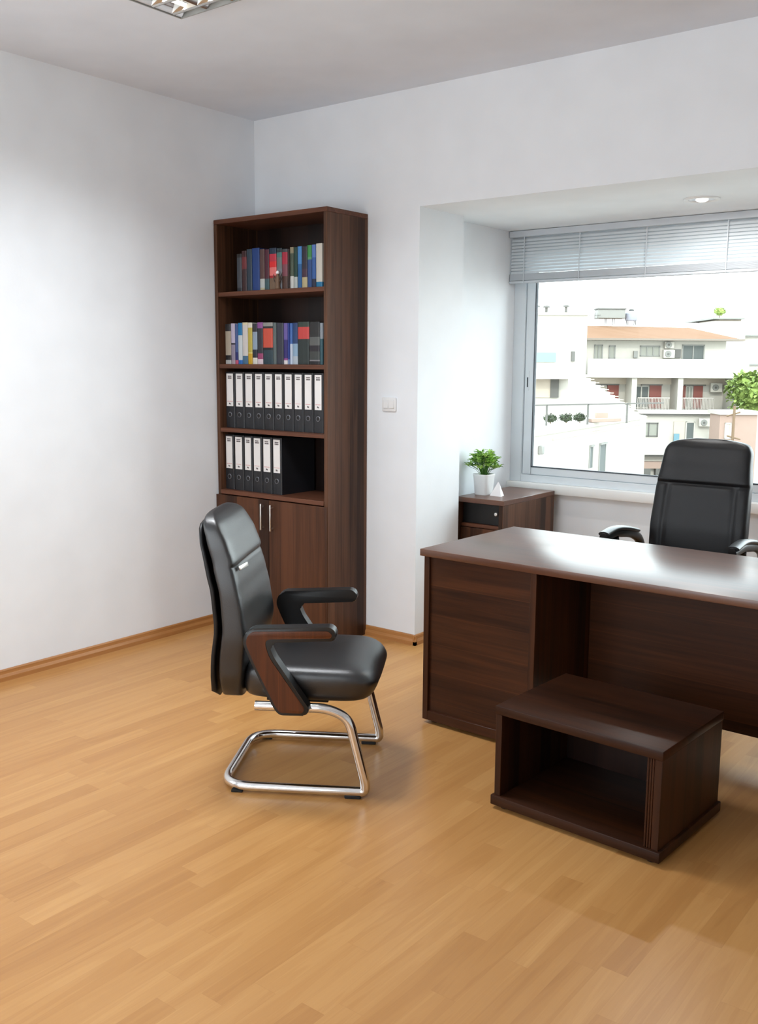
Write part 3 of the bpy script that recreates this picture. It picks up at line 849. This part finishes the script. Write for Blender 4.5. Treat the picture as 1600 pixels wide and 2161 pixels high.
# local frame: +y points to the sitter's front, so the chair is turned round to face the desk
f3 = [(.42, .215), (.50, .150), (.60, .120), (.75, .135), (.90, .165), (.945, .178), (.957, .192), (.970, .182), (1.05, .205), (1.12, .232), (1.15, .255), (1.165, .28)]
r3 = [(.42, .29), (.50, .245), (.60, .225), (.75, .235), (.90, .262), (1.05, .300), (1.12, .318), (1.15, .320), (1.165, .305)]
w3 = [(.42, .175), (.47, .205), (.60, .222), (.75, .225), (.95, .218), (1.06, .206), (1.11, .202), (1.135, .190), (1.15, .170), (1.16, .12), (1.165, .06)]
rings = []
zz3 = sorted(set([.42, .425, .44, .46] + [.48 + .03 * i for i in range(15)] + [.925, .94, .948, .957, .966, .975, .99, 1.01, 1.03, 1.05, 1.07, 1.09, 1.11, 1.125, 1.138, 1.148, 1.156, 1.162, 1.165]))
for z in zz3:
    xf, xr, w = curve_at(f3, z), curve_at(r3, z), curve_at(w3, z)
    c = (xf + xr) / 2; h = (xr - xf) / 2; ring = []
    for k in range(56):
        a = 2 * PI * k / 56
        xx = w * sgp(math.cos(a), .4); yy = -h * sgp(math.sin(a), .45)
        if math.sin(a) > 0:
            yy += .016 * (1 - (xx / w) ** 2)
            if z < .955: yy += .010 * math.exp(-((abs(xx) - w * .70) / .008) ** 2)
        ring.append(Vector((xx, -(c + yy), z)))
    rings.append(ring)
bm = nb(); loft(bm, rings); eb = put('backrest', bm, M_LEATHER2, ec, angle=75)
m = eb.modifiers.new('s', 'SUBSURF'); m.levels = 1; m.render_levels = 1
bm = nb(); rr_ = []
for z, a, g in ((.40, .20, .21), (.405, .225, .235), (.43, .24, .25), (.47, .24, .25), (.495, .23, .24), (.505, .20, .21), (.510, .12, .13)):
    rr_.append([Vector((g * sgp(math.cos(2 * PI * k / 40), .45), .02 + a * sgp(math.sin(2 * PI * k / 40), .45), z)) for k in range(40)])
loft(bm, rr_); put('seat', bm, M_LEATHER2, ec, angle=75)
for s in (-1, 1):
    x = s * .285
    path = fillet([(x * .82, -.22, .46), (x, -.245, .54), (x, -.215, .665), (x, -.10, .715), (x, .10, .742), (x, .245, .735)], [0, .05, .10, .08, .05, 0], 8)
    bm = nb(); tube(bm, path, .023, ns=14, flat=.75)
    path2 = fillet([(x, .10, .72), (x, .06, .62), (x * .85, .05, .455)], .06, 6)
    tube(bm, path2, .016, ns=12)
    a_ = put('armrest', bm, M_PLASTIC, ec, angle=60)
    bm = nb(); tube(bm, fillet([(x, -.14, .722), (x, .0, .752), (x, .12, .766), (x, .235, .752)], .06, 6), .026, ns=14, flat=.45); put('arm_pad', bm, M_LEATHER, a_, angle=60)
bm = nb(); lathe(bm, [(.030, .10), (.030, .22), (.016, .225), (.016, .385)], ns=20); put('gas_column', bm, M_PLASTIC, ec)
bm = nb(); box(bm, -.09, .09, -.10, .12, .375, .402, .004); put('tilt_plate', bm, M_PLASTIC, ec)
bm = nb(); lathe(bm, [(.045, .075), (.048, .085), (.048, .12), (.035, .125)], ns=24); put('hub', bm, M_CHROME, ec)
for k in range(5):
    a = k * 2 * PI / 5 + math.radians(38); d = Vector((math.cos(a), math.sin(a), 0))
    bm = nb(); tube(bm, [d * .03 + Vector((0, 0, .10)), d * .18 + Vector((0, 0, .09)), d * .31 + Vector((0, 0, .068))], [.024, .020, .014], ns=12, flat=.7)
    lg = put('base_leg', bm, M_CHROME, ec, angle=60)
    bm = nb()
    c = d * .305; n_ = Vector((-d.y, d.x, 0))
    for s in (-1, 1):
        cc = c + n_ * s * .014 + Vector((0, 0, .026))
        r1 = []
        for off in (-.008, .008):
            r1.append([cc + n_ * off + d * .026 * math.cos(2 * PI * q / 18) + Vector((0, 0, .026 * math.sin(2 * PI * q / 18))) for q in range(18)])
        loft(bm, r1)
    put('caster', bm, M_PLASTIC, lg, angle=50)

# ------------------------------------------------------------------ the town outside
RT = math.radians(37.884)   # the street runs square to this direction
CR, SR = math.cos(RT), math.sin(RT)
def town(u, d, z=0.): return (4.12 + u * CR - d * SR, -4.1109 + u * SR + d * CR, z)
GZ = -12.
M_ST = mat('render_white', rgb(172, 167, 158), .9)
M_STC = mat('render_cream', rgb(176, 164, 150), .9)
M_STP = mat('render_pink', rgb(146, 124, 112), .9)
M_ROOF = wood('clay_tiles', 'Z', rgb(112, 84, 64), rgb(122, 95, 76), plank=.5, band=.2, rough=.9, spec=.1, fine=3)
M_EAVE = mat('eave_grey', rgb(122, 112, 102), .9)
M_SHUT = mat('shutter_red', rgb(118, 66, 58), .8)
M_PANE = mat('far_glass', rgb(82, 86, 84), .8)
M_PANEB = mat('far_curtain', rgb(132, 132, 122), .7)
M_FRA = mat('far_frame', rgb(122, 121, 116), .7)
M_RAIL = mat('far_railing', rgb(158, 150, 142), .8)
M_DARK = mat('far_dark', rgb(92, 90, 86), .9)
M_TEAL = mat('far_teal', rgb(112, 128, 130), .6)
M_TREE = mat('tree_leaf', rgb(126, 144, 72), .8)
M_TREE2 = mat('tree_leaf_dark', rgb(98, 116, 58), .8)
M_TREE3 = mat('shrub_leaf', rgb(60, 68, 48), .9)
M_BARK = mat('bark', rgb(110, 90, 70), .9)
M_BLUEC = mat('blue_cloth', rgb(100, 134, 146), .8)
gr = bxo('ground', mat('asphalt', rgb(140, 138, 132), .95), None, -140, 90, 8, 190, GZ - .3, GZ, 0); struct(gr, 'street level far below the window', 'ground')


class Bld:
    def __init__(s, name, label, cat, u, d, base=GZ):
        s.u, s.d, s.b = u, d, base
        s.o = thing(name, label, cat, town(u, d, base), RT)
    def box(s, name, m, u0, u1, d0, d1, z0, z1, parent=None, bev=0.):
        bm = box(nb(), u0 - s.u, u1 - s.u, d0 - s.d, d1 - s.d, z0 - s.b, z1 - s.b, bev)
        return put(name, bm, m, parent or s.o, smooth=False)
    def boxes(s, name, m, lst, parent=None):
        bm = nb()
        for (u0, u1, d0, d1, z0, z1) in lst: box(bm, u0 - s.u, u1 - s.u, d0 - s.d, d1 - s.d, z0 - s.b, z1 - s.b)
        return put(name, bm, m, parent or s.o, smooth=False)
    def window(s, u0, u1, z0, z1, d, pane, frame=None, n=2, name='window', t=.09):
        frame = frame or M_FRA
        fr = [(u0, u1, d - .06, d + .1, z0, z0 + t), (u0, u1, d - .06, d + .1, z1 - t, z1)]
        for k in range(n + 1):
            x = u0 + (u1 - u0 - t) * k / n; fr.append((x, x + t, d - .06, d + .1, z0, z1))
        w = s.boxes(name, frame, fr)
        s.box('pane', pane, u0 + .02, u1 - .02, d - .02, d + .08, z0 + .02, z1 - .02, w)
        return w


# orange roofed apartment house, 72 m away
A = Bld('apartment_building', 'three storey pale apartment house with an orange tiled roof and red shutters', 'building', 20.5, 72)
A.boxes('wall', M_ST, [(15.4, 26.0, 73.6, 84, .8, 3.45), (19.2, 27.6, 72.4, 84, GZ, -1.95), (15.4, 27.2, 74.2, 84, -1.95, .8)])
bm = nb()
rv = [(15.1, 72.6, 3.45), (26.9, 72.6, 3.45), (26.9, 84.6, 3.45), (15.1, 84.6, 3.45), (16.2, 77.5, 4.62), (24.3, 77.5, 4.50)]
vs = [bm.verts.new((u - A.u, d - A.d, z - A.b)) for u, d, z in rv]
for f in ((0, 1, 5, 4), (1, 2, 5), (2, 3, 4, 5), (3, 0, 4), (3, 2, 1, 0)): bm.faces.new([vs[i] for i in f])
put('roof', bm, M_ROOF, A.o, smooth=False)
A.box('eave', M_EAVE, 15.0, 27.0, 72.5, 73.7, 3.36, 3.50)
A.box('balcony_parapet', M_ST, 15.4, 27.3, 72.2, 72.4, .80, 2.0)
A.box('balcony_slab', M_ST, 15.3, 27.5, 72.1, 74.3, .62, .84)
A.box('lintel', M_STC, 15.6, 27.2, 74.0, 74.25, .10, .64)
A.box('balcony_slab', M_ST, 19.2, 28.1, 72.0, 74.3, -2.02, -1.72)
A.box('slab_edge', M_DARK, 19.2, 28.0, 72.1, 72.4, -2.14, -2.02)
A.box('balcony_slab', M_ST, 19.2, 28.1, 71.6, 72.5, -5.05, -4.80)
A.box('slab_edge', M_DARK, 19.2, 28.0, 71.8, 72.4, -5.2, -5.05)
for u in (18.72, 22.15, 26.2): A.box('fin_wall', M_ST, u, u + .38, 72.3, 74.3, -1.75, .64)
for (u0, u1, z0, z1, p_, n) in ((16.1, 16.75, 1.95, 3.05, M_PANEB, 2), (17.2, 17.7, 2.0, 3.0, M_PANEB, 1), (19.55, 21.05, 2.2, 3.0, M_PANEB, 3), (22.7, 24.4, 1.1, 3.1, M_PANE, 2)):
    A.window(u0, u1, z0, z1, 73.6, p_, n=n)
A.box('meter_box', M_FRA, 19.05, 19.35, 73.4, 73.6, 2.1, 2.6)
A.box('dark_opening', M_DARK, 22.12, 22.6, 73.45, 73.6, 2.1, 2.75)
for (u0, u1, panes) in ((15.6, 18.3, ((16.5, 17.3, M_STC), (17.35, 18.2, M_SHUT))), (19.3, 21.6, ((19.35, 20.55, M_PANE), (20.55, 21.45, M_SHUT))), (22.6, 24.9, ((22.7, 23.3, M_SHUT), (23.3, 23.9, M_PANEB), (23.9, 24.6, M_SHUT)))):
    A.box('door_head', M_DARK, u0 + .6, u1 - .1, 73.95, 74.2, .02, .12)
    for a, c, m_ in panes:
        nm = 'shutter' if m_ in (M_SHUT, M_STP) else 'balcony_door'
        if nm == 'shutter': A.box(nm, m_, a, c, 74.05, 74.2, -1.7, .02)
        else: A.window(a, c, -1.7, .02, 74.2, m_, M_ST, 2, nm)
for (a, c) in ((19.2, 21.6), (22.55, 24.9)):
    bars = [(a, c, 72.3, 72.38, -.90, -.82)]
    x = a
    while x < c: bars.append((x, x + .035, 72.3, 72.36, -1.72, -.85)); x += .11
    A.boxes('railing', M_RAIL, bars)
A.window(19.45, 20.85, -3.75, -2.7, 72.4, M_PANEB, M_DARK, 2)
A.window(22.9, 23.6, -4.7, -2.6, 72.4, M_PANE, M_ST, 1, 'balcony_door')
A.box('recess_wall', M_STC, 22.0, 22.8, 72.3, 72.45, -4.7, -2.6)
A.box('hung_cloth', M_BLUEC, 22.0, 22.4, 72.15, 72.25, -4.3, -3.5)
A.box('downpipe', M_FRA, 25.0, 25.3, 72.2, 72.4, -4.8, -2.15)
A.box('lower_band', M_STP, 19.4, 22.2, 71.9, 72.4, -6.1, -5.6)
for a, c in ((19.4, 20.3), (20.7, 20.9), (21.2, 22.0)): A.box('low_opening', M_DARK, a, c, 71.85, 72.4, -6.6, -6.1)


def ac(u, d, z, label, w=.85, h=.62, rot=0):
    o = thing('air_conditioner', label, 'air conditioner', town(u, d, z), RT, 'air conditioners on the apartment house')
    put('casing', box(nb(), -w / 2, w / 2, -.35, 0, 0, h, .03), M_ST, o)
    bm = nb(); lathe(bm, [(.22, -.40), (.24, -.38), (.24, -.33), (.22, -.33)], (-.08, 0, h / 2), 20, axis='y'); g = put('fan_grille', bm, M_FRA, o)
    bm = nb(); lathe(bm, [(.08, -.43), (.09, -.33)], (-.08, 0, h / 2), 14, axis='y'); put('fan_hub', bm, M_DARK, g)
ac(21.65, 73.55, 2.08, 'white air conditioner beside the dark opening under the orange roof')
ac(21.65, 73.55, 2.80, 'upper air conditioner, stacked above another under the eave', .7, .5)
ac(25.5, 74.0, -.45, 'air conditioner on the right of the red shuttered balcony', .9, .7)
ac(24.2, 72.3, -2.95, 'air conditioner on the storey below the red shutters', .85, .6)


def tank(u, d, z, label, kind):
    o = thing('water_tank', label, 'water tank', town(u, d, z), RT)
    bm = nb()
    if kind == 0: box(bm, -1.1, 1.1, -.6, .6, .15, .85, .05); put('body', bm, M_FRA, o); bm = nb(); box(bm, -1.15, 1.15, -.65, .65, .85, .95); put('lid', bm, M_DARK, o)
    else: lathe(bm, [(.45, 0), (.5, .1), (.5, .55), (.3, .72), (.12, .8)], ns=20); put('body', bm, mat('tank_lilac', rgb(140, 142, 152), .7), o); bm = nb(); lathe(bm, [(.2, .78), (.22, .85), (.1, .95)], ns=14); put('lid', bm, M_DARK, o)
    for s in (-.3, .3):
        for q in (-.25, .25): put('leg', box(nb(), s - .03, s + .03, q - .03, q + .03, -.35, .15), M_DARK, o, smooth=False)
tank(18.2, 78.0, 5.02, 'boxy white water tank on the ridge of the orange roof', 0)
tank(19.9, 78.0, 5.02, 'round lilac water tank right of the boxy one on the orange roof', 1)
for u, z, lb_ in ((16.9, 4.66, 'thin aerial left of the boxy tank on the orange roof'),):
    bm = nb(); tube(bm, [(0, 0, 0), (0, 0, .95)], .03, ns=6); tube(bm, [(-.5, 0, .75), (.5, 0, .75)], .02, ns=6); tube(bm, [(-.35, 0, .5), (.35, 0, .5)], .02, ns=6)
    o = put('aerial', bm, M_DARK, None); o.location = town(u, 77.5, z); tag(o, lb_, 'aerial')

# large white house on the left, 64 m away
Bq = Bld('white_building', 'plain white building at the left edge of the window view', 'building', 9, 64)
Bq.box('wall', M_ST, 2, 13.5, 64, 72, GZ, 4.72)
Bq.box('roof_edge', M_STC, 1.8, 13.6, 63.8, 72, 4.72, 4.88)
w_ = Bq.box('dark_window', M_TEAL, 8.0, 11.5, 63.9, 64.05, 1.70, 2.32)
Bq.boxes('porch', M_STC, [(7.6, 12.4, 62.6, 64, .62, .80), (9.0, 11.2, 63.9, 64.0, -.6, .62)])
Bq.box('porch_doorway', M_DARK, 11.2, 11.75, 63.85, 64.05, -.6, .60)
Bq.box('lamp_bracket', M_DARK, 12.5, 12.7, 63.7, 64, 1.75, 2.4)
for u, lb_, h_ in ((10.35, 'mushroom-topped roof vent at the far left of the white roof', .42), (11.0, 'wide capped roof vent in the middle of the white roof', .4), (12.3, 'thin capped roof vent at the right of the white roof', .45)):
    bm = nb(); lathe(bm, [(.09, 0), (.09, h_), (.24, h_ + .02), (.20, h_ + .12), (.05, h_ + .16)], ns=14)
    o = put('roof_vent', bm, M_DARK); o.location = town(u, 65.2, 4.85); tag(o, lb_, 'vent', 'vents on the white roof')

# stair wing between
Cq = Bld('stair_block', 'white outdoor staircase wing descending towards the right', 'staircase', 13, 57)
n = 12; pts = [(11.3, GZ), (11.3, .95)]
for k in range(n):
    u = 12.05 + k * 3.5 / n; z = .95 - k * 2.35 / n
    pts += [(u, z), (u, z - 2.35 / n)]
pts += [(15.7, -1.4), (15.7, GZ)]
bm = nb(); prism(bm, [(p[0] - 13, p[1] - GZ) for p in pts], 0, 1.4, 'xz'); put('steps', bm, M_ST, Cq.o, smooth=False)
pts = [(12.0, .2), (12.0, .98), (15.5, -1.30), (15.5, -2.1)]
bm = nb(); prism(bm, [(p[0] - 13, p[1] - GZ) for p in pts], 1.4, 1.6, 'xz'); put('stair_parapet', bm, M_ST, Cq.o, smooth=False)
bm = nb()
for k in range(n):
    u = 12.0 + k * 3.5 / n; z = .72 - k * 2.35 / n
    box(bm, u - 13, u - 13 + .55, -.02, .0, z - GZ - .05, z - GZ)
put('tread_shadow_edges', bm, M_STC, Cq.o, smooth=False)

# near white house with roof terrace; its face recedes to the right
a0, a1 = (6.0, 38.5), (14.0, 52.0)
ang = math.atan2(a1[1] - a0[1], a1[0] - a0[0]); Ln = math.hypot(a1[0] - a0[0], a1[1] - a0[1])
N = thing('terrace_house', 'near white house with a railed roof terrace, seen at a slant', 'building', town(a0[0], a0[1], GZ), RT + ang)
hz = lambda z: z - GZ
put('wall', box(nb(), 0, Ln, 0, 9, 0, hz(-1.32)), M_ST, N, smooth=False)
put('parapet', box(nb(), -.1, Ln + .05, -.12, .14, hz(-1.32), hz(-1.12)), M_ST, N, smooth=False)
put('string_course', box(nb(), 2.5, Ln + .02, -.06, .0, hz(-1.62), hz(-1.55)), M_STC, N, smooth=False)
for x0, x1, z0, z1 in ((7.45, 7.8, -3.25, -2.25), (8.9, 9.75, -3.6, -2.25)):
    bm = nb()
    box(bm, x0 - .08, x0, -.05, .05, hz(z0), hz(z1)); box(bm, x1, x1 + .08, -.05, .05, hz(z0), hz(z1)); box(bm, x0 - .08, x1 + .08, -.12, .05, hz(z1), hz(z1) + .08)
    w_ = put('window', bm, M_FRA, N, smooth=False); put('pane', box(nb(), x0, x1, -.03, .03, hz(z0), hz(z1)), M_PANE, w_, smooth=False)
put('wall_lamp', box(nb(), .9, 1.15, -.2, 0, hz(-2.1), hz(-1.75), .03), M_FRA, N)
rl_ = thing('terrace_railing', 'thin grey railing of the roof terrace on the near white house', 'railing', town(7.35, 42.8, -1.15), RT + .50)
for i in range(3):
    put('post', box(nb(), i * 2.35 + .0, i * 2.35 + .07, -.03, .03, 0, .92), M_DARK, rl_, smooth=False)
put('top_rail', box(nb(), -1.2, 7.0, -.03, .03, .88, .94), M_DARK, rl_, smooth=False)
put('end_frame', box(nb(), -1.0, -.9, -.03, .03, 0, .9), M_DARK, rl_, smooth=False)


def blob_tree(name, label, cat, u, d, z, r, h, n, trunk, seed, m1=M_TREE, m2=M_TREE2, base=None, group=None):
    o = thing(name, label, cat, town(u, d, base if base is not None else z), 0, group)
    bz_ = (base if base is not None else z)
    q = random.Random(seed); bm = nb()
    for v in bmesh.ops.create_icosphere(bm, subdivisions=3, radius=1)['verts']:
        k = .74 + .16 * math.sin(v.co.x * 7 + seed) * math.cos(v.co.y * 6) + .08 * math.sin(v.co.z * 11)
        v.co = Vector((v.co.x * r * k, v.co.y * r * k, z - bz_ + h * .5 + v.co.z * h * .5 * k))
    for i in range(n):
        a = q.uniform(0, 2 * PI); e = math.asin(q.uniform(-.8, 1)); k = q.uniform(.55, 1)
        c = Vector((r * k * math.cos(a) * math.cos(e), r * k * math.sin(a) * math.cos(e), z - bz_ + h * .5 + h * .5 * k * math.sin(e)))
        for j in range(5):
            dv = Vector((q.uniform(-1, 1), q.uniform(-1, 1), q.uniform(-.5, 1)))
            leaf(bm, c, dv, r * q.uniform(.16, .3), r * .12, 0 if q.random() < .65 else 1)
    put('foliage', bm, [m1, m2], o, smooth=False)
    bm = nb(); tube(bm, [(0, 0, 0), (r * .06, 0, (z - bz_) * .5 + h * .2), (0, 0, z - bz_ + h * .55)], [trunk, trunk * .8, trunk * .4], ns=8)
    put('trunk', bm, M_BARK, o)
    return o


for i, (u, lb_) in enumerate(((8.55, 'dark potted shrub left of the middle railing post on the terrace'), (9.25, 'dark potted shrub right of the middle railing post on the terrace'), (7.75, 'small leggy potted plant near the left end of the terrace'))):
    d = 43.7 + (u - 7.35) * .55
    blob_tree('terrace_shrub', lb_, 'shrub', u, d, -1.1, .36, .42, 90, .03, 40 + i, M_TREE3, M_DARK, base=-1.12, group='potted shrubs on the roof terrace')
bxo_t = put('terrace_bench', box(nb(), -.9, .9, -.2, .2, 0, .16, .02), M_STP); bxo_t.location = town(10.5, 45.3, -1.1); bxo_t.rotation_euler = (0, 0, RT + .5)
tag(bxo_t, 'low pinkish bench on the terrace beside the shrubs', 'bench')
pb = put('meter_cabinet', box(nb(), -.3, .3, -.12, .12, 0, .34, .02), M_STP); pb.location = town(10.9, 47.6, -1.12); pb.rotation_euler = (0, 0, RT)
tag(pb, 'small reddish box on the wall at the foot of the outdoor stairs', 'box')

# right hand side
P_ = Bld('pink_building', 'low pinkish house at the right, in front of the apartment house', 'building', 24, 66)
P_.box('wall', M_STP, 23.2, 25.75, 66, 68.0, GZ, -1.75)
P_.box('roof_slab', M_ST, 23.1, 25.9, 65.8, 68.2, -1.75, -1.5)
P_.window(23.55, 24.0, -3.4, -2.3, 66, M_STC, M_ST, 1)
Q_ = Bld('white_tower', 'pale block rising behind the right end of the orange roof', 'building', 33, 90)
Q_.boxes('wall', M_ST, [(30.6, 33.5, 90, 98, GZ, 5.6), (33.5, 46, 91, 99, GZ, 4.3)])
Q_.box('roof_slab', M_FRA, 30.4, 33.3, 89.8, 98, 5.75, 5.9)
Q_.box('roof_slab', M_FRA, 33.4, 46, 90.6, 99, 4.25, 4.4)
Q_.box('slab_edge', M_FRA, 33.6, 46, 90.8, 91, 1.6, 1.75)
Q_.box('upper_wall', M_STC, 31.2, 33.2, 90.4, 96, 5.6, 5.8)
blob_tree('roof_tree', 'small round green tree on the roof of the pale block', 'tree', 31.2, 90.5, 6.0, .62, .95, 60, .06, 5, base=5.9)
blob_tree('leafy_tree', 'bright green leafy tree at the right edge of the window view', 'tree', 27.0, 70.2, -2.0, 1.9, 3.2, 380, .18, 6, base=GZ)
blob_tree('leafy_tree', 'lower dark green tree behind the pole at the far right', 'tree', 26.5, 61, -6.4, 1.6, 3.2, 160, .16, 9, M_TREE2, M_DARK, base=GZ)
bm = nb(); tube(bm, [(0, 0, 0), (0, 0, 10.9)], .09, ns=8); tube(bm, [(-.5, 0, 10.2), (.4, 0, 10.5)], .05, ns=6); tube(bm, [(-.4, 0, 8.9), (.5, 0, 8.7)], .05, ns=6)
o = put('utility_pole', bm, M_BARK); o.location = town(23.6, 64.5, GZ); tag(o, 'thin brown utility pole before the pink house', 'pole')
# far row of houses along the horizon
R_ = Bld('distant_house', 'far pale house low on the horizon behind the orange roof', 'building', 26, 120)
R_.box('wall', M_ST, 24, 38, 120, 128, GZ, 3.4); R_.box('roof_slab', M_FRA, 23.8, 38.2, 119.8, 128, 3.4, 3.55)
